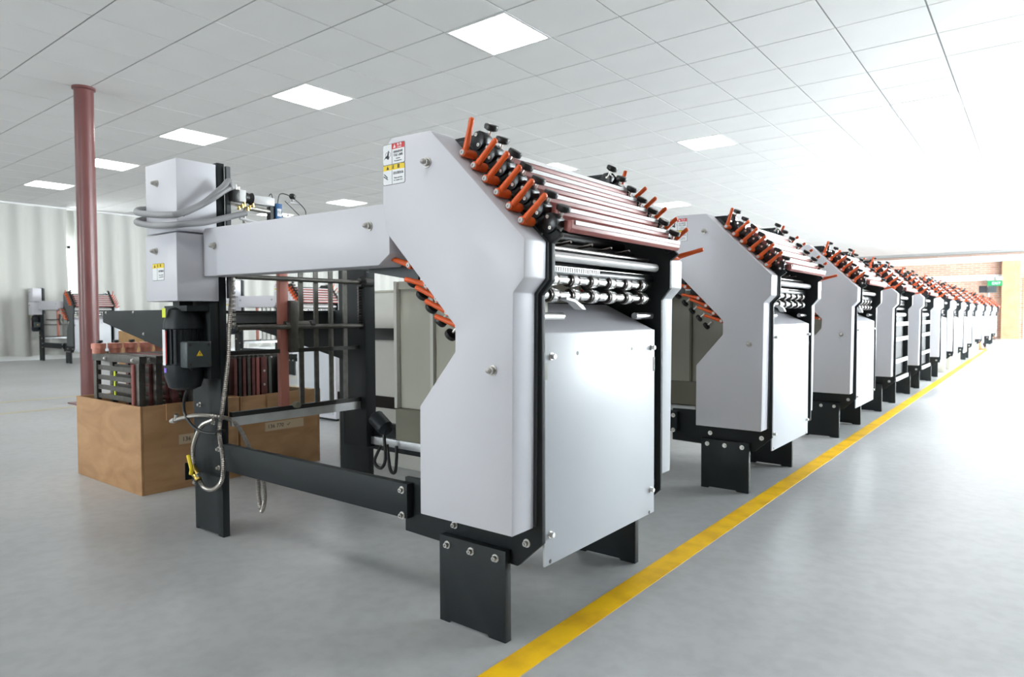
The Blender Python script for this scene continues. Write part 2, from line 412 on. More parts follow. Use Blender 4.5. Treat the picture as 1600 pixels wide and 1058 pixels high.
for i, (a, b, l) in enumerate(cl): curtain(a, b, .09, i+1, l)
tag(part('curtain_rail', MB().box(-15.42, -15.34, -2.4, 28.3, 2.992, 3.02), 'frame_white'), 'white rail along the ceiling carrying the curtains', 'rail')
struct('baseboard_left', MB().box(XL, XL+.03, YB, YE, 0, .09), 'frame_white')

# ------------------------------------------------------------------ the folding machine
O = Vector((-1.8, 1.6725, 0)); MY = 3.345
mroot = empty('folding_machine', O, 'nearest grey folding machine at the front of the row, with orange levers', 'machine', 'row of folding machines')
COVER = [(-1.278,.309),(-.971,.308),(-.965,.885),(-.933,.919),(-.931,1.008),(-1.232,1.305),(-1.376,1.309),(-1.412,1.28),(-1.414,1.13),(-1.403,1.06),(-1.150,.806),(-1.150,.741),(-1.277,.594)]
near_cover = part('side_cover', MB().prism(COVER, 1.24, 1.326), 'cover', mroot, .003)
far_cover = part('side_cover', MB().prism(COVER, MY-1.326, MY-1.24), 'cover_light', mroot, .003)
GASK = [(x*.985-.02, z*.985+.012) for x, z in COVER]
PLATE = [(-1.44,.209),(-1.03,.197),(-.953,.268),(-.953,.880),(-.923,.916),(-.923,1.004),(-.897,1.022),(-1.172,1.302),(-1.35,1.302),(-1.395,1.25),(-1.395,1.075),(-1.130,.80),(-1.130,.748),(-1.262,.60),(-1.262,.368),(-1.44,.366)]
GPL = [(-1.27,.31),(-.968,.31),(-.961,.884),(-.929,.918),(-.929,1.006),(-1.2,1.29),(-1.35,1.29),(-1.39,1.24),(-1.39,1.075),(-1.135,.80),(-1.135,.748),(-1.265,.60)]
for y0, y1 in ((1.329, 1.335), (MY-1.335, MY-1.329)):
    part('gasket', MB().prism(GPL, y0, y1), 'dark_edge', mroot)
for y0, y1 in ((1.337, 1.352), (MY-1.352, MY-1.337)):
    fp = part('frame_plate', MB().prism(PLATE, y0, y1), 'dark', mroot, .0012)
def screw_head(mb, p, d, r=.008, h=.007):
    p = Vector(p); d = Vector(d).normalized()
    mb.lathe(p, p+d*h, [(0, r*1.35), (.18, r*1.35), (.2, r), (.9, r), (1, r*.85)], 12)
    return mb
def socket_bolt(p, d, parent, r=.0068, name='bolt'):
    p = Vector(p); d = Vector(d).normalized()
    b = MB().lathe(p, p+d*.011, [(0, r*1.6), (.15, r*1.6), (.16, r), (.85, r), (1, r*.9), (1, r*.5), (.6, r*.45)], 14)
    o = part(name, b, 'steel', parent, label='bright socket head bolt with washer'); return o
# legs
LEG = [(-1.28, 0), (-1.245, 0), (-1.24, .006), (-1.11, .006), (-1.105, 0), (-1.05, 0), (-1.05, .236), (-1.28, .236)]
for y0, y1, s in ((1.313, 1.3365, -1), (MY-1.3365, MY-1.313, 1)):
    lg = part('leg', MB().prism(LEG, y0, y1), 'dark', mroot, .001)
    for x in (-1.25, -1.165, -1.082): socket_bolt((x, y0 if s < 0 else y1, .213), (0, s, 0), lg)
for s, y in ((-1, 1.337), (1, MY-1.337)):
    for x, z in ((-1.0, .262), (-1.245, .262)): socket_bolt((x, y, z), (0, s, 0), mroot)
# rear posts, long beams
for y0, y1, s in ((1.308, 1.335, -1), (MY-1.335, MY-1.308, 1)):
    top = 1.40 if s < 0 else 1.07
    po = part('post', MB().prism([(-2.61, 0), (-2.595, 0), (-2.59, .006), (-2.44, .006), (-2.435, 0), (-2.402, 0), (-2.402, top), (-2.61, top)], y0, y1), 'dark', mroot, .001)
    for x, z in ((-2.56, .491), (-2.425, .333), (-2.426, .262), (-2.457, .431)): socket_bolt((x, y0 if s < 0 else y1, z), (0, s, 0), po, .006)
    bm_ = part('base_beam', MB().box(-2.405, -1.405, y0+.003 if s < 0 else y0, y1 if s < 0 else y1-.003, .255, .354), 'dark', mroot, .001)
    for z in (.335, .262): socket_bolt((-1.425, y0+.003 if s < 0 else y1-.003, z), (0, s, 0), bm_)
part('edge_post', MB().box(-2.402, -2.388, 1.3365, 1.352, .9, 1.39), 'dark_edge', mroot)
part('edge_post', MB().box(-2.50, -2.34, MY-1.40, MY-1.345, .25, 1.06), 'dark', mroot, .001)
# front panel
fpan = part('front_panel', MB().prism([(1.353, .205), (1.957, .205), (1.957, .786), (1.353, .786)], -.963, -.957, 0), 'cover_light', mroot, .0015)
for y, z in ((1.384, .729), (1.937, .73), (1.932, .281), (1.377, .282)):
    part('screw', screw_head(MB(), (-.957, y, z), (1, 0, 0), .007, .012), 'steel', fpan)
for y, z in ((1.505, .732), (1.806, .731), (1.377, .214), (1.923, .211)):
    part('slot_hole', MB().cyl((-.9575, y, z), (-.9565, y, z), .0055, 12), 'black', fpan)
part('notch', MB().box(-.9575, -.9562, 1.3535, 1.366, .672, .713), 'olive', fpan)
part('notch', MB().box(-.9575, -.9562, 1.947, 1.9575, .655, .70), 'black', fpan)
part('top_sheet', MB().prism([(-.962, .787), (-.962, .783), (-1.13, .862), (-1.13, .866)], 1.356, 1.953), 'cover', mroot)
for a, b in ((1.355, 1.473), (1.875, 1.985)):
    part('stub_rod', MB().cyl((-.985, a, .829), (-.985, b, .829), .0105, 16), 'chrome_rod', mroot)
part('guide_finger', MB().prism([(1.45, .878), (1.49, .873), (1.53, .858), (1.545, .846), (1.525, .848), (1.49, .866), (1.45, .872)], -.98, -.955, 0), 'white_metal', mroot)
part('inner_bracket', MB().box(-1.02, -1.0, 1.352, 1.43, .84, .885), 'beige', mroot)
# dark interior
inn = MB().box(-1.36, -1.34, 1.353, MY-1.353, 1.07, 1.27).box(-1.16, -1.14, 1.353, MY-1.353, .30, .87)
part('inner_housing', inn, 'interior', mroot)
part('bottom_tray', MB().box(-1.26, -.97, 1.353, MY-1.353, .285, .30), 'dark', mroot)
for y in (1.56, 1.67, 1.78, 1.89):
    part('feed_guide', MB().cyl((-1.30, y, 1.0), (-1.0, y-.02, 1.03), .004, 8), 'ring_dark', mroot)
for k in range(6):
    part('inner_roller', MB().cyl((-1.17+.035*k, 1.353, 1.13-.037*k), (-1.17+.035*k, MY-1.353, 1.13-.037*k), .017, 14), 'block', mroot)
part('bar_mount', MB().prism([(-1.26, 1.312), (-1.139, 1.309), (-1.10, 1.262), (-.93, 1.09), (-1.0, 1.09), (-1.22, 1.29)], MY-1.337, MY-1.331), 'dark', mroot)
part('cross_tube', MB().cyl((-.965, 1.353, .981), (-.965, MY-1.37, .981), .0125, 20), 'white_metal', mroot, label='pale smooth cross tube above the rollers')
part('comb_strip', MB().box(-1.0, -.985, 1.353, MY-1.353, .955, .959), 'steel', mroot)
teeth = MB()
for k in range(26): teeth.box(-.984, -.976, 1.37+.011*k, 1.376+.011*k, .946, .955)
part('comb_teeth', teeth, 'white_metal', mroot)
part('cross_rod', MB().cyl((-1.0, 1.353, 1.008), (-1.0, MY-1.353, 1.008), .005, 10), 'steel', mroot)
part('cross_rod', MB().cyl((-1.0, 1.353, .945), (-1.0, MY-1.353, .945), .004, 10), 'steel', mroot)
for z, off in ((.925, 0.0), (.884, .004)):
    ax = part('roller_shaft', MB().cyl((-.99, 1.353, z), (-.99, 1.955, z), .0125, 18).cyl((-.99, 1.953, z), (-.99, 1.985, z), .006, 12), 'chrome_rod', mroot)
    for k in range(6):
        y = 1.425+off+.0985*k
        part('roller_wheel', MB().lathe((-.99, y-.012, z), (-.99, y+.012, z), [(0, .014), (0, .019), (.1, .0198), (.9, .0198), (1, .019), (1, .014)], 22), 'chrome_rod', ax)
        part('rubber_ring', MB().lathe((-.99, y+.012, z), (-.99, y+.022, z), [(0, .018), (1, .018)], 20), 'ring_dark', ax)
        part('rubber_ring', MB().lathe((-.99, y-.019, z), (-.99, y-.012, z), [(0, .0175), (1, .0175)], 20), 'ring_dark', ax)
# stop bars across the slope
for k in range(1, 7):
    x, z = -1.112+.0367*k, 1.268-.0367*k
    b_ = part('stop_bar', MB().prism([(x-.012, z+.012), (x+.010, z+.0115), (x+.010, z-.009), (x+.002, z-.018), (x-.014, z-.010)], 1.362, 1.975), 'red_bar', mroot, .001)
    part('bar_face', MB().prism([(x+.0105, z+.011), (x+.013, z+.011), (x+.013, z+.001), (x+.0105, z+.001)], 1.375, 1.97), 'bar_white', b_)
# clamp blocks, knobs, levers
lever = MB().lathe((0, 0, 0), (0, 1, 0), [(0, .0095), (.004, .0105), (.040, .0120), (.044, .011)], 18)
arm = MB()
arm.lathe((0, .010, 0), (0, .004, .088), [(0, .0075), (.15, .0085), (.75, .0066), (.80, .0072), (.97, .0068), (1, .004)], 12)
lever.add(arm.v, arm.f)
lever_me = lever.mesh('clamp_lever', 'orange', 0, False)[0]
cap_me = MB().lathe((0, 0, 0), (0, -1, 0), [(0, .0068), (.003, .0068), (.0035, .006), (.0035, .003), (.001, .0028)], 14).mesh('lever_screw', 'white_metal', 0, False)[0]
stub_me = MB().cyl((0, .04, 0), (0, .075, 0), .004, 8).mesh('lever_pin', 'steel_rough', 0, False)[0]
knob_me = MB().lathe((0, 0, 0), (0, 0, 1), [(0, .006), (.001*60, .011), (.25, .018), (.7, .019), (.93, .0175), (1, .013)], 18).xf(Matrix.Scale(.018, 4, (0, 0, 1))).mesh('adjusting_knob', 'black', 0, False)[0]
stem_me = MB().cyl((0, 0, -.026), (0, 0, .001), .0045, 10).lathe((0, 0, -.026), (0, 0, -.020), [(0, .008), (1, .008)], 6).mesh('knob_stem', 'steel', 0, False)[0]
blk = MB().prism([(-.020, -.022), (.016, -.022), (.022, -.008), (.022, .008), (.010, .022), (-.012, .022), (-.022, .010)], -.017, .020)
block_me = blk.mesh('clamp_block', 'block', .002, False)[0]
bs_me = MB().lathe((0, 0, 0), (0, -1, 0), [(0, .0045), (.003, .0045), (.003, .0022), (.001, .002)], 12).mesh('block_screw', 'steel', 0, False)[0]
pin_me = MB().cyl((0, 0, -.018), (0, 0, .018), .0028, 8).mesh('guide_pin', 'steel_rough', 0, False)[0]
def put(name, me, parent, p, rot=(0, 0, 0), rel=False):
    return link(name, me, parent, Vector(p) if rel else Vector(p)-wloc(parent), rot)
def lever_at(x, z, dx, dz, s):
    ang = math.atan2(dx, dz)
    y = 1.272 if s < 0 else MY-1.272
    o = put('clamp_lever', lever_me, mroot, (x, y, z), (0, ang, 0) if s < 0 else (0, ang, PI))
    if s > 0:
        o.rotation_euler = (0, 0, 0); o.rotation_euler = Matrix.Rotation(ang, 3, 'Y').to_4x4().to_euler()
        o.scale = (1, -1, 1)
    put('lever_screw', cap_me, o, (0, 0, 0), rel=True); put('lever_pin', stub_me, o, (0, 0, 0), rel=True)
for s in (-1, 1):
    for k in range(6):
        lever_at(-1.15+.0368*k, 1.242-.0372*k, .022 if k == 0 else .054, .063 if k == 0 else .042, s)
    if s > 0: lever_at(-.93, 1.02, .085, .02, s)
    yb = 1.346 if s < 0 else MY-1.346; yk = 1.36 if s < 0 else MY-1.36
    for k in range(7):
        bx, bz = -1.150+.0373*k, 1.284-.0385*k
        o = put('clamp_block', block_me, mroot, (bx, yb, bz), (0, PI/4, 0))
        if s < 0:
            for q in ((-.012, .008), (.012, -.006)): put('block_screw', bs_me, o, (q[0], -.017, q[1]), rel=True)
        kk = put('adjusting_knob', knob_me, mroot, (bx+.018, yk, bz+.026), (random.uniform(-.12, .12), .5+random.uniform(-.1, .1), 0))
        put('knob_stem', stem_me, kk, (0, 0, 0), rel=True)
        put('guide_pin', pin_me, mroot, (bx-.034, 1.333 if s < 0 else MY-1.333, bz-.036), (0, PI/4, 0))
    for k in range(5):
        d = [(-.10, .03), (-.103, .023), (-.096, .038), (-.098, .037), (-.095, .03)][k]
        lever_at(-1.319+.0372*k-(.03 if k < 1 else 0), .949-.0362*k+(.02 if k < 1 else 0), d[0], d[1], s)
    for k in range(6):
        bx, bz = -1.425+.037*k, 1.0-.0375*k
        o = put('clamp_block', block_me, mroot, (bx+.020, yk, bz+.020), (0, -3*PI/4, 0))
        kk = put('adjusting_knob', knob_me, mroot, (bx-.028, yk, bz-.027), (random.uniform(-.12, .12), PI+.9, 0))
        put('knob_stem', stem_me, kk, (0, 0, 0), rel=True)
part('pocket_plate', MB().prism([(-1.40, 1.06), (-1.16, .82), (-1.17, .81), (-1.41, 1.05)], 1.37, MY-1.37), 'beige', mroot)
# beam and corner box (rear)
bmx = part('side_beam', MB().prism([(-2.392, .978), (-1.44, .971), (-1.395, 1.0), (-1.395, 1.137), (-2.38, 1.15), (-2.392, 1.14)], 1.245, 1.328), 'cover', mroot, .003)
ub = part('corner_box', MB().box(-2.640, -2.402, 1.157, 1.304, 1.136, 1.392), 'cover', mroot, .003)
lb = part('corner_box', MB().box(-2.635, -2.396, 1.150, 1.304, .888, 1.130), 'cover', mroot, .003)
def dome_nut(p, parent):
    p = Vector(p)
    part('dome_nut', MB().lathe(p, p+Vector((0, -.024, 0)), [(0, .0135), (.10, .0135), (.11, .0098), (.50, .0098), (.52, .0075), (.78, .0068), (.93, .0045), (1, .001)], 12), 'steel_rough', parent, label='bright dome nut')
for (x, z), (y, pa) in zip([(-1.242, 1.224), (-1.028, .70)], [(1.24, near_cover)]*2): dome_nut((x, y, z), pa)
dome_nut((-2.548, 1.157, 1.318), ub); dome_nut((-2.549, 1.150, 1.071), lb)
dome_nut((-2.313, 1.245, 1.083), bmx); dome_nut((-1.476, 1.245, 1.082), bmx)
# warning labels
def rounded(x0, x1, z0, z1, r):
    P = []
    for cx, cz, a0 in ((x1-r, z0+r, -PI/2), (x1-r, z1-r, 0), (x0+r, z1-r, PI/2), (x0+r, z0+r, PI)):
        for i in range(4): P.append((cx+r*math.cos(a0+i*PI/6), cz+r*math.sin(a0+i*PI/6)))
    return P
def warning(x0, x1, z0, z1, y, head, headm, lines, headtext, htm, split=.42, fullhead=False):
    t = .0004
    L = part('warning_label', MB().prism(rounded(x0-.0012, x1+.0012, z0-.0012, z1+.0012, .005), y-t, y), 'ink', mroot, label='printed safety sticker with %s header' % ('red' if headm == 'label_red' else 'yellow'))
    part('label_face', MB().prism(rounded(x0, x1, z0, z1, .0045), y-2*t, y-t), 'label_white', L)
    xs = x0+(x1-x0)*split; hz = z1-(z1-z0)*.27
    hx = x0 if fullhead else xs
    part('label_header', MB().prism([(hx, hz), (x1-.0005, hz), (x1-.0005, z1-.003), (x1-.003, z1-.0003), (hx+(.003 if fullhead else 0), z1-.0003)], y-3*t, y-2*t), headm, L)
    part('label_divider', MB().box(xs-.0005, xs+.0005, y-3*t, y-2*t, z0, hz if fullhead else z1), 'ink', L)
    yy = y-3.6*t; tr = (z1-hz); tx = hx+(.22 if fullhead else .22)*(x1-hx); tz = (hz+z1)/2
    part('hazard_triangle', MB().prism([(tx-tr*.36, tz-tr*.33), (tx+tr*.36, tz-tr*.33), (tx, tz+tr*.36)], y-4*t, y-3*t), htm, L)
    V = MB()
    for (s_, sz, px, pz) in headtext: V.add(*text_mesh(s_, sz, None, (1, 0, 0), (0, 0, 1), (px, yy, pz), 'CENTER', .0002, .0001))
    part('header_lettering', V, htm, L)
    V = MB()
    for (s_, sz, px, pz) in lines: V.add(*text_mesh(s_, sz, None, (1, 0, 0), (0, 0, 1), (px, y-2.6*t, pz), 'CENTER', .0002))
    part('lettering', V, 'ink', L)
    return L, xs
wx0, wx1 = -1.410, -1.326
L, xs = warning(wx0, wx1, 1.2385, 1.292, 1.24, '', 'label_red',
    [('危险请勿将', .0072, -1.351, 1.269), ('手放入滚筒', .0072, -1.351, 1.260), ('DANGER', .0038, -1.351, 1.2515), ('Keep hands clear', .0040, -1.351, 1.2455)],
    [('危 险', .0078, -1.345, 1.2873), ('DANGER', .0040, -1.345, 1.2805)], 'label_white')
pic = MB().prism([(-1.407, 1.252), (-1.400, 1.2605), (-1.3935, 1.264), (-1.389, 1.276), (-1.386, 1.275), (-1.388, 1.263), (-1.3855, 1.256), (-1.390, 1.2515), (-1.395, 1.256), (-1.401, 1.2565)], 1.2388, 1.2392)
for cx in (-1.394, -1.386):
    ring = [(cx+.0065*math.cos(i*PI/8), 1.265+.0065*math.sin(i*PI/8)) for i in range(17)]
    for a, b in zip(ring, ring[1:]): pic.cyl((a[0], 1.2390, a[1]), (b[0], 1.2390, b[1]), .0004, 4)
part('pictogram', pic, 'ink', L)
L, xs = warning(wx0, wx1, 1.185, 1.2368, 1.24, '', 'yellow',
    [('请定期加油', .0080, -1.351, 1.213), ('Please add lube', .0052, -1.351, 1.2005), ('in a regular basis', .0050, -1.351, 1.1945)],
    [('注', .011, -1.371, 1.2297), ('意', .011, -1.349, 1.2297)], 'ink', fullhead=True)
pic = MB().cyl((-1.405, 1.239, 1.214), (-1.393, 1.239, 1.204), .0013, 6).cyl((-1.407, 1.239, 1.208), (-1.392, 1.239, 1.199), .0013, 6)
part('pictogram', pic, 'ink', L)
L, xs = warning(-2.579, -2.490, .965, 1.025, 1.150, '', 'yellow',
    [('请定期加油', .0080, -2.512, .997), ('Please add lube', .0052, -2.512, .983), ('in a regular basis', .0050, -2.512, .976)],
    [('注', .011, -2.537, 1.017), ('意', .011, -2.515, 1.017)], 'ink', fullhead=True)
# delivery table side wedges
WEDGE = [(-3.53, .861), (-3.53, .807), (-2.861, .685), (-2.62, .64), (-2.44, .605), (-2.36, .60), (-2.36, .861)]
WNEAR = [(-3.53, .861), (-3.53, .807), (-2.861, .685), (-2.612, .64), (-2.612, .861)]
wn = part('table_side', MB().prism(WNEAR, 1.338, 1.350), 'dark', mroot, .001)
wf = part('table_side', MB().prism(WEDGE, MY-1.350, MY-1.338), 'dark', mroot, .001)
for x, z in ((-3.49, .853), (-3.20, .852), (-3.10, .757), (-2.9, .72)): part('screw', screw_head(MB(), (x, 1.338, z), (0, -1, 0), .005, .004), 'steel', wn)
part('table_top', MB().box(-3.52, -2.62, 1.350, MY-1.350, .848, .856), 'dark', mroot)
part('table_rod', MB().cyl((-3.1, 1.35, .79), (-3.1, MY-1.35, .79), .01, 10), 'steel_rough', mroot)
# gripper motor hanging at the rear corner
mo = MB()
prof = [(0, .03), (.02, .048), (.10, .063), (.14, .066)]
mo.lathe((-2.5, 1.222, .562), (-2.5, 1.222, .872), [(0, .035), (.03, .055), (.13, .064), (.18, .068), (.30, .068), (.31, .062), (.72, .062), (.73, .069), (.80, .069), (.88, .060), (.95, .055), (1, .02)], 28)
for i in range(22):
    a = 2*PI*i/22; cx, cy = math.cos(a), math.sin(a)
    q = MB().box(-.0015, .0015, 0, .007, .66, .785).xf(Matrix.Translation((-2.5+.061*cx, 1.222+.061*cy, 0)) @ Matrix.Rotation(a-PI/2, 4, 'Z'))
    mo.add(q.v, q.f)
motor = part('motor', mo, 'motor', mroot, label='black ribbed electric motor hanging upright')
part('motor_bracket', MB().box(-2.58, -2.405, 1.272, 1.307, .60, .885), 'dark', mroot, .002)
part('motor_mount', MB().box(-2.58, -2.41, 1.19, 1.31, .852, .872).box(-2.535, -2.485, 1.2, 1.25, .872, .89), 'motor', mroot)
part('motor_shaft', MB().cyl((-2.505, 1.225, .86), (-2.505, 1.225, .90), .016, 14), 'black', mroot)
tb = part('terminal_box', MB().box(-2.438, -2.385, 1.175, 1.267, .648, .742), 'motor_box', mroot, .006)
part('hazard_triangle', MB().prism([(1.209, .690), (1.233, .690), (1.221, .710)], -2.385, -2.3838, 0), 'yellow', tb)
part('bolt_mark', MB().prism([(1.2225, .706), (1.2185, .699), (1.2215, .6985), (1.2195, .692), (1.2245, .7), (1.2215, .7005)], -2.3838, -2.3834, 0), 'ink_red', tb)
for y in (1.187, 1.256):
    for z in (.66, .731): part('screw', screw_head(MB(), (-2.385, y, z), (1, 0, 0), .004, .003), 'ring_dark', tb)
def stick(name, a0, a1, z0, z1, r, m):   # a sticker bent round the motor
    vs = []; fs = []; n_ = 6
    for j, z in enumerate((z0, z1)):
        for i in range(n_+1):
            a = a0+(a1-a0)*i/n_
            for rr2 in (r, r+.001): vs.append((-2.5+rr2*math.cos(a), 1.222+rr2*math.sin(a), z))
    W = 2*(n_+1)
    for i in range(n_):
        a = 2*i; fs += [(a+1, a+3, W+a+3, W+a+1), (a, W+a, W+a+2, a+2), (a, a+2, a+3, a+1), (W+a, W+a+1, W+a+3, W+a+2)]
    fs += [(0, 1, W+1, W), (W-2, 2*W-2, 2*W-1, W-1)]
    part(name, MB().add(vs, fs), m, motor)
ra = math.radians
stick('rating_plate', ra(-114), ra(-86), .655, .785, .0705, 'label_white')
stick('sticker', ra(-108), ra(-82), .829, .863, .0705, 'lime')
stick('sticker', ra(-100), ra(-84), .628, .645, .0695, 'violet')
stick('plate_border', ra(-86), ra(-81), .66, .78, .0702, 'ink_red')
part('power_cord', MB().tube([(-2.43, 1.21, .652), (-2.455, 1.225, .60), (-2.53, 1.235, .53), (-2.545, 1.24, .47), (-2.50, 1.245, .425), (-2.43, 1.25, .405), (-2.38, 1.275, .40)], .0055, 8), 'black', mroot)
# transfer grille between the rear posts
part('grille_rail', MB().box(-2.392, -2.378, 1.336, MY-1.336, .420, .454), 'alu', mroot)
part('grille_rail', MB().box(-2.396, -2.374, 1.336, MY-1.336, .4545, .472), 'black', mroot)
for y in (1.649, 1.722, 1.797, 1.872):
    part('grille_bar', MB().box(-2.392, -2.384, y-.010, y+.010, .472, 1.03), 'frame_grey', mroot)
part('guide_post', MB().box(-2.40, -2.376, 1.545, 1.582, .472, 1.06), 'red_post', mroot, .001, label='salmon red square guide post')
part('post_clamp', MB().box(-2.374, -2.352, 1.577, 1.612, .69, .895), 'frame_grey', mroot, .001)
part('post_clamp', MB().cyl((-2.37, 1.56, .797), (-2.37, 1.67, .797), .016, 16), 'frame_grey', mroot)
part('clamp_knob', MB().lathe((-2.37, 1.672, .797), (-2.37, 1.70, .797), [(0, .012), (.2, .018), (.8, .018), (1, .012)], 14), 'black', mroot)
part('foot_knob', MB().lathe((-2.37, 1.60, .476), (-2.34, 1.60, .476), [(0, .010), (.3, .014), (1, .012)], 12), 'olive', mroot)
part('cross_shaft', MB().cyl((-2.362, 1.352, .981), (-2.362, 1.94, .981), .0095, 16), 'frame_grey', mroot)
part('shaft_bearing', MB().lathe((-2.362, 1.93, .981), (-2.362, 1.99, .981), [(0, .018), (.3, .03), (1, .03)], 18), 'black', mroot)
part('cross_shaft', MB().cyl((-2.362, 1.352, .790), (-2.362, 1.995, .790), .010, 16), 'frame_grey', mroot)
part('tie_bar', MB().box(-2.40, -2.38, 1.336, MY-1.336, .686, .702), 'black', mroot)
ch = MB()
for k in range(12): ch.box(-2.362, -2.35, 1.335, 1.343, .80+.0165*k, .81+.0165*k)
part('drive_chain', ch, 'steel_rough', mroot)
ch = MB()
for k in range(16): ch.cyl((-2.37, 1.93, .78+.0125*k), (-2.37, 1.945, .78+.0125*k), .005, 6)
part('drive_chain', ch, 'ring_dark', mroot)
# far side inside: beige switch panel, silver angle, grey under-plate
bp_ = MB().box(-2.154, -1.25, MY-1.37, MY-1.358, .44, .978)
bp = part('switch_panel', bp_, 'beige', mroot)
part('panel_flange', MB().box(-2.165, -2.148, MY-1.392, MY-1.358, .44, .978), 'beige_light', bp)
part('panel_flange', MB().box(-1.955, -1.938, MY-1.386, MY-1.37, .44, .96), 'beige_light', bp)
part('panel_flange', MB().box(-1.62, -1.607, MY-1.386, MY-1.37, .44, .96), 'olive', bp)
part('panel_lip', MB().box(-2.154, -1.25, MY-1.380, MY-1.37, .945, .978), 'beige', bp)
part('switch_box', MB().box(-2.15, -1.50, MY-1.40, MY-1.358, .305, .437), 'olive', mroot, .002)
part('side_angle', MB().box(-2.45, -1.585, MY-1.375, MY-1.338, .262, .297), 'alu', mroot, .001)
part('side_rail', MB().box(-2.40, -1.25, MY-1.355, MY-1.338, .297, .336), 'dark', mroot)
part('side_rail', MB().box(-2.40, -1.4, MY-1.352, MY-1.338, .235, .262), 'dark', mroot)
part('under_plate', MB().prism([(-2.0, 1.004), (-1.42, .99), (-1.42, .996), (-2.0, 1.010)], 1.40, MY-1.36), 'conduit', mroot)
part('rear_gusset', MB().prism([(-1.60, .965), (-1.38, .93), (-1.38, 1.09), (-1.45, 1.09)], 1.338, 1.346), 'dark_edge', mroot)
part('cable_bundle', MB().tube([(-2.26, 1.95, .40), (-2.21, 1.93, .33), (-2.2, 1.93, .22), (-2.23, 1.93, .175), (-2.27, 1.93, .2), (-2.24, 1.94, .27)], .007, 8).tube([(-2.2, 1.94, .28), (-2.17, 1.93, .18), (-2.14, 1.93, .17), (-2.13, 1.93, .23), (-2.14, 1.94, .28)], .007, 8), 'black', mroot)
part('small_motor', MB().lathe((-2.27, 1.93, .40), (-2.18, 1.93, .34), [(0, .02), (.1, .035), (.8, .035), (1, .02)], 16), 'motor', mroot)
# grey conduit loops round the corner box
part('conduit_hose', MB().tube([(-2.352, 1.335, 1.30), (-2.352, 1.325, 1.328), (-2.355, 1.30, 1.30), (-2.36, 1.23, 1.235), (-2.362, 1.151, 1.192), (-2.39, 1.125, 1.186), (-2.51, 1.118, 1.198), (-2.62, 1.118, 1.215), (-2.668, 1.15, 1.235), (-2.67, 1.22, 1.245)], .0115, 12), 'conduit', mroot, label='thick grey conduit hose looped round the box')
part('conduit_hose', MB().tube([(-2.67, 1.22, 1.215), (-2.665, 1.15, 1.195), (-2.62, 1.118, 1.178), (-2.50, 1.116, 1.158), (-2.40, 1.12, 1.15), (-2.352, 1.151, 1.153), (-2.35, 1.231, 1.168), (-2.352, 1.30, 1.19), (-2.355, 1.392, 1.22)], .0115, 12), 'conduit', mroot)
part('conduit_hose', MB().tube([(-2.352, 1.345, 1.31), (-2.35, 1.315, 1.295), (-2.352, 1.25, 1.245), (-2.37, 1.19, 1.205), (-2.365, 1.16, 1.19)], .009, 10), 'conduit', mroot)
# pneumatic group on the cross line above the beam
part('valve_block', MB().box(-2.40, -2.36, 1.345, 1.372, 1.262, 1.304), 'black', mroot, .001)
part('valve_block', MB().box(-2.40, -2.36, 1.372, 1.398, 1.262, 1.306), 'white', mroot, .001)
part('valve_block', MB().lathe((-2.38, 1.398, 1.282), (-2.38, 1.43, 1.280), [(0, .022), (.5, .02), (.55, .016), (1, .024)], 16), 'black', mroot)
part('air_cylinder', MB().box(-2.40, -2.364, 1.432, 1.522, 1.262, 1.294), 'clear_white', mroot, .003)
part('air_cylinder_rod', MB().cyl((-2.38, 1.42, 1.245), (-2.38, 1.52, 1.240), .010, 14), 'steel_rough', mroot)
fit = MB()
for i in range(6): fit.lathe((-2.372+.004*(i % 2), 1.375+.011*i, 1.232+.008*(i % 3)), (-2.372+.004*(i % 2), 1.375+.011*i, 1.246+.008*(i % 3)), [(0, .006), (.4, .006), (.45, .0045), (1, .0045)], 6)
part('brass_fitting', fit, 'brass', mroot)
sens = part('blue_sensor', MB().box(-2.40, -2.362, 1.525, 1.553, 1.185, 1.275), 'blue', mroot, .002)
part('sensor_plate', MB().box(-2.362, -2.361, 1.53, 1.548, 1.225, 1.255), 'label_white', sens)
part('sensor_lettering', MB().add(*text_mesh('711', .014, None, (0, 1, 0), (0, 0, 1), (-2.3608, 1.539, 1.240), 'CENTER', .0002)), 'ink', sens)
part('sensor_bracket', MB().box(-2.395, -2.37, 1.505, 1.53, 1.19, 1.26), 'black', mroot)
part('signal_wire', MB().tube([(-2.375, 1.54, 1.275), (-2.37, 1.55, 1.315), (-2.37, 1.60, 1.31), (-2.37, 1.66, 1.27), (-2.37, 1.665, 1.23), (-2.37, 1.65, 1.20)], .0018, 6), 'black', mroot)
part('signal_wire', MB().tube([(-2.375, 1.52, 1.29), (-2.37, 1.51, 1.31), (-2.37, 1.50, 1.30)], .0018, 6), 'black', mroot)
part('signal_wire', MB().tube([(-2.37, 1.57, 1.29), (-2.37, 1.61, 1.26), (-2.37, 1.655, 1.225)], .0015, 6), 'black', mroot)
part('set_screw', MB().cyl((-2.38, 1.368, 1.304), (-2.38, 1.368, 1.325), .004, 8).cyl((-2.38, 1.38, 1.304), (-2.38, 1.38, 1.32), .004, 8), 'steel', mroot)
part('knob_bracket', MB().box(-2.395, -2.375, 1.60, 1.65, 1.286, 1.292).cyl((-2.385, 1.615, 1.292), (-2.385, 1.615, 1.305), .005, 8), 'white_metal', mroot)
part('bracket_knob', MB().lathe((-2.385, 1.612, 1.305), (-2.385, 1.618, 1.325), [(0, .007), (.3, .013), (.8, .013), (1, .008)], 14), 'black', mroot)
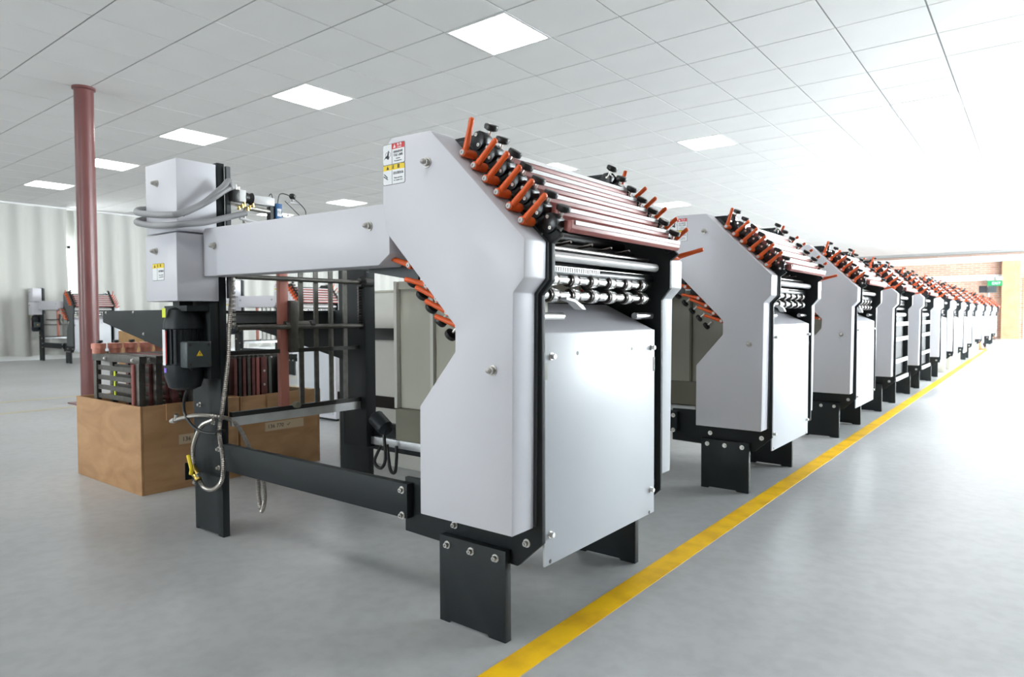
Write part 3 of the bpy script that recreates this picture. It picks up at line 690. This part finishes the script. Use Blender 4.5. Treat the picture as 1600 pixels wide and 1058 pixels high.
part('support_rod', MB().cyl((-2.38, 1.345, 1.253), (-2.38, 1.60, 1.225), .005, 8).cyl((-2.38, 1.59, 1.17), (-2.38, 1.59, 1.24), .005, 8).cyl((-2.38, 1.40, 1.15), (-2.38, 1.40, 1.25), .006, 8).box(-2.39, -2.37, 1.56, 1.98, 1.225, 1.232), 'steel_rough', mroot)
part('air_tube', MB().tube([(-2.36, 1.37, 1.20), (-2.355, 1.42, 1.19), (-2.35, 1.49, 1.185), (-2.35, 1.6, 1.19)], .006, 8), 'clear_white', mroot)
# braided steel hose with ball valve
part('braided_hose', MB().tube([(-2.375, 1.355, .99), (-2.372, 1.345, .96), (-2.375, 1.33, .80), (-2.378, 1.325, .68), (-2.385, 1.305, .50), (-2.385, 1.29, .40), (-2.345, 1.28, .31), (-2.345, 1.275, .235), (-2.40, 1.272, .192), (-2.465, 1.27, .188), (-2.50, 1.268, .215)], .0085, 9, 6, .0036), 'braid', mroot, label='ribbed steel hose running down the post')
part('braided_hose', MB().tube([(-2.532, 1.265, .262), (-2.53, 1.263, .33), (-2.49, 1.26, .39), (-2.44, 1.255, .43), (-2.375, 1.262, .455)], .0085, 9, 6, .0036), 'braid', mroot)
part('braided_hose', MB().tube([(-2.66, 1.25, .425), (-2.60, 1.25, .44), (-2.46, 1.25, .465), (-2.38, 1.275, .465), (-2.385, 1.34, .44), (-2.345, 1.365, .38), (-2.275, 1.37, .27), (-2.262, 1.37, .17), (-2.245, 1.372, .115), (-2.225, 1.372, .17), (-2.24, 1.372, .255), (-2.26, 1.372, .30)], .0085, 9, 6, .0036), 'braid', mroot)
part('hose_fitting', MB().lathe((-2.675, 1.25, .422), (-2.64, 1.25, .430), [(0, .008), (.4, .008), (.45, .011), (1, .011)], 8).lathe((-2.63, 1.245, .43), (-2.62, 1.245, .455), [(0, .006), (1, .008)], 8), 'steel', mroot)
part('cable_tie', MB().cyl((-2.385, 1.297, .405), (-2.385, 1.297, .412), .016, 10), 'black', mroot)
vb = part('ball_valve', MB().cyl((-2.535, 1.262, .262), (-2.49, 1.262, .215), .012, 8).lathe((-2.525, 1.262, .252), (-2.50, 1.262, .226), [(0, .013), (.5, .018), (1, .013)], 12).cyl((-2.51, 1.262, .24), (-2.495, 1.24, .245), .006, 8), 'brass', mroot)
part('valve_handle', MB().tube([(-2.495, 1.235, .243), (-2.485, 1.233, .262), (-2.495, 1.233, .285), (-2.508, 1.233, .312)], .0075, 8), 'yellow', vb)
part('valve_nut', MB().lathe((-2.55, 1.262, .268), (-2.53, 1.262, .262), [(0, .007), (1, .009)], 6).lathe((-2.50, 1.25, .205), (-2.49, 1.25, .215), [(0, .008), (1, .008)], 6).lathe((-2.47, 1.25, .24), (-2.46, 1.25, .243), [(0, .009), (1, .009)], 6), 'steel', vb)
part('valve_bracket', MB().prism([(-2.614, .262), (-2.61, .262), (-2.61, .195), (-2.614, .195)], 1.27, 1.307).box(-2.614, -2.385, 1.295, 1.308, .19, .232), 'dark', mroot)

# ---- clones along the row
ONLY_FRONT = {'conduit_hose', 'valve_block', 'air_cylinder', 'air_cylinder_rod', 'brass_fitting', 'blue_sensor', 'sensor_bracket', 'signal_wire', 'set_screw', 'knob_bracket', 'bracket_knob', 'support_rod', 'air_tube', 'braided_hose', 'hose_fitting', 'cable_tie', 'ball_valve', 'valve_bracket', 'power_cord', 'cable_bundle', 'small_motor', 'drive_chain', 'table_rod'}
REAR = {'corner_box', 'post', 'edge_post', 'motor', 'motor_mount', 'motor_shaft', 'terminal_box', 'grille_rail', 'grille_bar', 'guide_post', 'post_clamp', 'clamp_knob', 'foot_knob', 'cross_shaft', 'shaft_bearing', 'tie_bar', 'table_side', 'table_top', 'gasket'}
kids = {}
for o in list(C.objects):
    if o.parent: kids.setdefault(o.parent.name, []).append(o)
base = lambda o: o.name.split('.')[0]
matcopy = {}
def remat(me, m):
    k = (me.name, m)
    if k not in matcopy:
        q = me.copy(); q.materials.clear(); q.materials.append(MATS[m]); matcopy[k] = q
    return matcopy[k]
def clone_machine(dx, dy, label, skip=(), sub=True, extra=None, swap={}, group='row of folding machines', test=None):
    r = mroot.copy(); C.objects.link(r); r.location = O+Vector((dx, dy, 0)); r['label'] = label; r['group'] = group
    for ch in kids[mroot.name]:
        if base(ch) in skip or base(ch) in ONLY_FRONT or (test and test(ch)): continue
        c = ch.copy(); C.objects.link(c); c.parent = r
        if base(ch) in swap: c.data = remat(c.data, swap[base(ch)])
        if sub:
            for g in kids.get(ch.name, ()):
                d = g.copy(); C.objects.link(d); d.parent = c
    if extra: extra(r, dx, dy)
    return r
def slatted_front(r, dx, dy):
    def P(name, mb, m, lab=None):
        me, c = mb.mesh(name, m); o = link(name, me, r, c-O); return o
    for k, z in enumerate((.75, .62, .43)):
        P('front_rail', MB().box(-.962, -.952, 1.353, 1.992, z-.017, z+.017), 'clear_white')
    P('front_rail', MB().box(-.962, -.945, 1.340, 2.0, .262, .292), 'clear_white')
    P('dark_panel', MB().box(-1.0, -.99, 1.353, 1.992, .295, .83), 'interior')
    P('guide_roller', MB().cyl((-.985, 1.36, .83), (-.985, 1.99, .83), .018, 14), 'white_metal')
MCH = [(1.811, 'second folding machine from the front, with white front panel and orange levers', {}, None),
       (3.605, 'third folding machine from the front, whose white front panel nearly hides its rollers', {}, None),
       (5.17, 'fourth machine from the front, the first with an open dark front crossed by rails', {}, slatted_front),
       (6.78, 'fifth machine from the front, the second with an open dark front and rails', {}, slatted_front),
       (8.52, 'sixth machine from the front, with white front and dark legs', {}, None),
       (10.12, 'seventh machine from the front, the first standing on pale beige legs', {'leg': 'leg_beige', 'base_beam': 'leg_beige'}, None),
       (11.75, 'eighth machine from the front, on pale legs behind the seventh', {'leg': 'leg_beige', 'base_beam': 'leg_beige'}, None),
       (13.5, 'ninth machine from the front, with dark legs between pale legged neighbours', {}, None),
       (16.2, 'tenth machine along the row, second white front from the far end group', {'leg': 'leg_beige'}, None),
       (18.9, 'eleventh machine along the row, next to the last one', {}, None),
       (21.8, 'last white machine at the far end of the row by the brick wall', {}, None)]
for i, (dy, lab, swap, ex) in enumerate(MCH):
    skip = set() if i == 0 else (REAR if i > 2 else {'gasket'})
    if ex: skip = skip | {'front_panel', 'top_sheet', 'stub_rod', 'guide_finger', 'inner_bracket', 'bottom_tray'}
    if i > 1: skip = skip | {'switch_panel', 'switch_box', 'cable_bundle', 'guide_pin', 'comb_teeth'}
    if i > 3: skip = skip | {'feed_guide', 'inner_roller', 'cross_rod', 'pocket_plate'}
    clone_machine(0, dy, lab, skip, sub=i < 2, extra=ex, swap=swap)
# machines standing apart near the curtains
def no_near_cover(ch): return ch.name == near_cover.name
clone_machine(-12.68, 3.35, 'folding machine standing alone by the curtains at far left, side cover off', {'table_side', 'table_top', 'switch_panel', 'switch_box', 'warning_label'}, group='folding machines by the curtains', test=no_near_cover)
clone_machine(-7.25, 4.3, 'folding machine in the back seen through the opening of the nearest machine', {'table_side', 'table_top', 'switch_panel'}, group='folding machines by the curtains')

# ------------------------------------------------------------------ crates and what they hold
def crate(y0, y1, label, lab_y, lettering, bat):
    x0, x1, h, t = -4.015, -3.262, .415, .012
    r = empty('wooden_crate', ((x0+x1)/2, (y0+y1)/2, 0), label, 'crate', 'open plywood crates')
    part('side_panel', MB().box(x0, x1, y0, y0+t, 0, h), 'plywood', r, .001)
    part('side_panel', MB().box(x0, x1, y1-t, y1, 0, h), 'plywood', r, .001)
    part('side_panel', MB().box(x1-t, x1, y0+t, y1-t, 0, h), 'plywood', r, .001)
    part('side_panel', MB().box(x0, x0+t, y0+t, y1-t, 0, h), 'plywood', r, .001)
    part('base_board', MB().box(x0+t, x1-t, y0+t, y1-t, .004, .018), 'plywood_edge', r)
    part('batten', MB().box(x1, x1+.010, bat[0], bat[1], h-.075, h+.004), 'plywood', r, .001)
    part('batten', MB().box(x0+t, x1-t, y1-t-.02, y1-t, h-.05, h), 'plywood_edge', r)
    tl = part('tape_label', MB().box(x1, x1+.0006, lab_y[0], lab_y[1], .215, .262), 'masking_tape', r)
    part('handwriting', MB().add(*text_mesh(lettering, .030, None, (0, 1, 0), (0, 0, 1), (x1+.0009, lab_y[0]+.015, .238), 'LEFT', .0003)), 'ink', tl)
crate(1.385, 1.868, 'open plywood crate at left, nearer one, full of slatted frames', (1.56, 1.70), '136', (1.50, 1.868))
crate(1.880, 2.368, 'second open plywood crate behind the nearer crate, with boxes of plates', (2.02, 2.26), '136 770  ✓', (2.03, 2.368))
def slat_frame(y, label, front=True, m='frame_grey', red='red_bar', h=.645, dx=0.0):
    x0, x1 = -3.86+dx, -3.335+dx
    r = empty('slatted_frame', ((x0+x1)/2, y, .018), label, 'frame', 'slatted frames in the nearer crate')
    part('end_bar', MB().box(x0, x0+.035, y-.012, y+.012, .02, h-.01), m, r, .001)
    part('end_bar', MB().box(x1-.028, x1, y-.012, y+.018, .02, h-.01), m, r, .001)
    part('top_rail', MB().box(x0-.01, x1+.01, y-.013, y+.02, h-.035, h), m, r, .001)
    for z in (.575, .525, .475, .43, .36, .3):
        part('slat', MB().box(x0+.035, x1-.028, y-.004, y+.004, z-.012, z+.012), m, r)
    part('red_rod', MB().cyl((x1-.05, y-.014, .02), (x1-.05, y-.014, h-.04), .010, 10), red, r)
    if front: part('lime_tag', MB().box(-3.66, -3.642, y+.006, y+.010, .42, .56), 'lime', r)
    for x in (x0+.04,):
        part('end_cap', MB().lathe((x, y, h), (x, y, h+.052), [(0, .029), (.45, .029), (.46, .0335), (.95, .0335), (1, .031)], 16), 'salmon', r)
        part('cap_knob', MB().lathe((x+.015, y, h+.053), (x+.015, y, h+.068), [(0, .008), (.3, .016), (1, .014)], 12), 'black', r)
    part('rail_screw', screw_head(MB(), (x0+.15, y-.013, h-.02), (0, -1, 0), .007, .008), 'steel', r)
    part('rail_screw', screw_head(MB(), (x1-.06, y-.013, h-.02), (0, -1, 0), .007, .008), 'steel', r)
nm = ['front', 'second', 'third', 'fourth', 'fifth', 'sixth']
for k in range(6):
    slat_frame(1.425+.078*k, '%s slatted metal frame with red cap standing in the nearer crate' % ('foremost' if k == 0 else nm[k]), k == 0, m='frame_grey' if k % 3 != 2 else 'maroon', red='red_bar' if k % 2 == 0 else 'maroon')
PL = [(1.905, 'maroon'), (1.930, 'black'), (1.955, 'maroon'), (1.982, 'frame_grey'), (2.008, 'maroon'), (2.034, 'red_bar'), (2.072, 'maroon'), (2.108, 'frame_green'), (2.165, 'black')]
CN = {'maroon': 'dark maroon', 'black': 'black', 'frame_grey': 'grey', 'red_bar': 'red', 'frame_green': 'grey green'}
for k, (y, m) in enumerate(PL):
    r = empty('fold_plate', (-3.6, y, .018), '%s fold plate, %s from the near end of the second crate' % (CN[m], ['first', 'second', 'third', 'fourth', 'fifth', 'sixth', 'seventh', 'eighth', 'ninth'][k]), 'plate', 'fold plates in the second crate')
    w_ = .018 if k == 6 else .009
    part('plate', MB().box(-3.86, -3.40, y-.003, y+.003, .018, .60), 'frame_grey', r)
    part('edge_bar', MB().box(-3.40, -3.345, y-w_, y+w_, .018, .61), m, r, .001)
    part('edge_bar', MB().box(-3.90, -3.86, y-w_, y+w_, .018, .61), m, r, .001)
    part('top_rail', MB().box(-3.90, -3.345, y-.006, y+.006, .611, .625), 'frame_grey', r)
    if k == 6:
        for z in (.51, .585): part('screw', screw_head(MB(), (-3.345, y, z-.05), (1, 0, 0), .005, .004), 'steel', r)
# ------------------------------------------------------------------ other things standing behind
r = empty('equipment_cabinet', (-2.90, 2.75, 0), 'cream sheet metal cabinet with black bands behind the nearest machine', 'cabinet')
part('body', MB().box(-3.28, -2.55, 2.52, 2.92, 0, .965), 'beige_light', r, .003)
for z in (.32, .70): part('band', MB().box(-3.283, -2.547, 2.512, 2.521, z, z+.065), 'black', r)
part('top_edge', MB().box(-3.285, -2.545, 2.515, 2.925, .965, .975), 'beige', r)
r = empty('white_cabinet', (-4.62, 3.5, 0), 'pale lavender steel cabinet standing behind the second crate', 'cabinet')
part('body', MB().box(-4.87, -4.36, 3.32, 3.72, .02, .78), 'cover', r, .004)
part('plinth', MB().box(-4.85, -4.38, 3.34, 3.70, 0, .02), 'dark', r)
part('door', MB().box(-4.84, -4.39, 3.312, 3.322, .05, .75), 'cover_light', r, .002)
def box_thing(x0, x1, y0, y1, h, label):
    r = empty('wooden_box', ((x0+x1)/2, (y0+y1)/2, 0), label, 'box')
    part('side_board', MB().box(x0, x1, y0, y0+.015, 0, h), 'cardboard', r)
    part('side_board', MB().box(x0, x1, y1-.015, y1, 0, h), 'cardboard', r)
    part('side_board', MB().box(x1-.015, x1, y0+.015, y1-.015, 0, h), 'cardboard', r)
    part('side_board', MB().box(x0, x0+.015, y0+.015, y1-.015, 0, h), 'cardboard', r)
    part('lid', MB().box(x0, x1, y0, y1, h, h+.015), 'cardboard', r)
box_thing(-11.6, -11.05, 4.62, 5.1, .60, 'brown wooden box standing under the dark table wedge, right of the column')
box_thing(-14.75, -14.2, 5.6, 5.95, .16, 'low brown box on the floor behind the far left machine')
# far end: exit sign, twin screens on a stand, right of the row
r = empty('exit_sign', (-1.2, YE-.06, 2.02), 'small green running man exit sign on the far brick wall', 'sign')
part('sign_body', MB().box(-1.42, -1.0, YE-.32, YE-.30, 1.80, 1.98), 'green_sign', r)
part('sign_hanger', MB().box(-1.22, -1.20, YE-.32, YE-.0, 1.98, 2.0), 'clear_white', r)
part('emergency_lamp', MB().box(-1.42, -1.25, YE-.34, YE-.30, 2.0, 2.11).box(-1.17, -1.0, YE-.34, YE-.30, 2.0, 2.11), 'white', r)
t_ = part('sign_lettering', MB().add(*text_mesh('EXIT', .12, None, (1, 0, 0), (0, 0, 1), (-1.17, YE-.3215, 1.89), 'CENTER', .001)), 'white', r)
r = empty('screen_stand', (-1.33, YE-.9, 0), 'black twin screen on a thin pole at the end of the row', 'screen')
part('pole', MB().cyl((-1.36, YE-.9, .02), (-1.36, YE-.9, 1.75), .03, 12), 'conduit', r)
part('foot', MB().cyl((-1.36, YE-.9, 0), (-1.36, YE-.9, .02), .22, 20), 'dark', r)
part('screen', MB().box(-1.62, -1.39, YE-.96, YE-.92, 1.56, 1.79), 'screen', r)
part('screen', MB().box(-1.36, -1.13, YE-.98, YE-.93, 1.56, 1.79), 'motor_box', r)
r = empty('traffic_cone', (-1.12, 19.3, 0), 'small orange cone on the floor at the far end of the row', 'cone')
part('body', MB().lathe((-1.12, 19.3, 0), (-1.12, 19.3, .26), [(0, .17), (.12, .17), (.14, .12), (1, .03)], 16), 'orange', r)
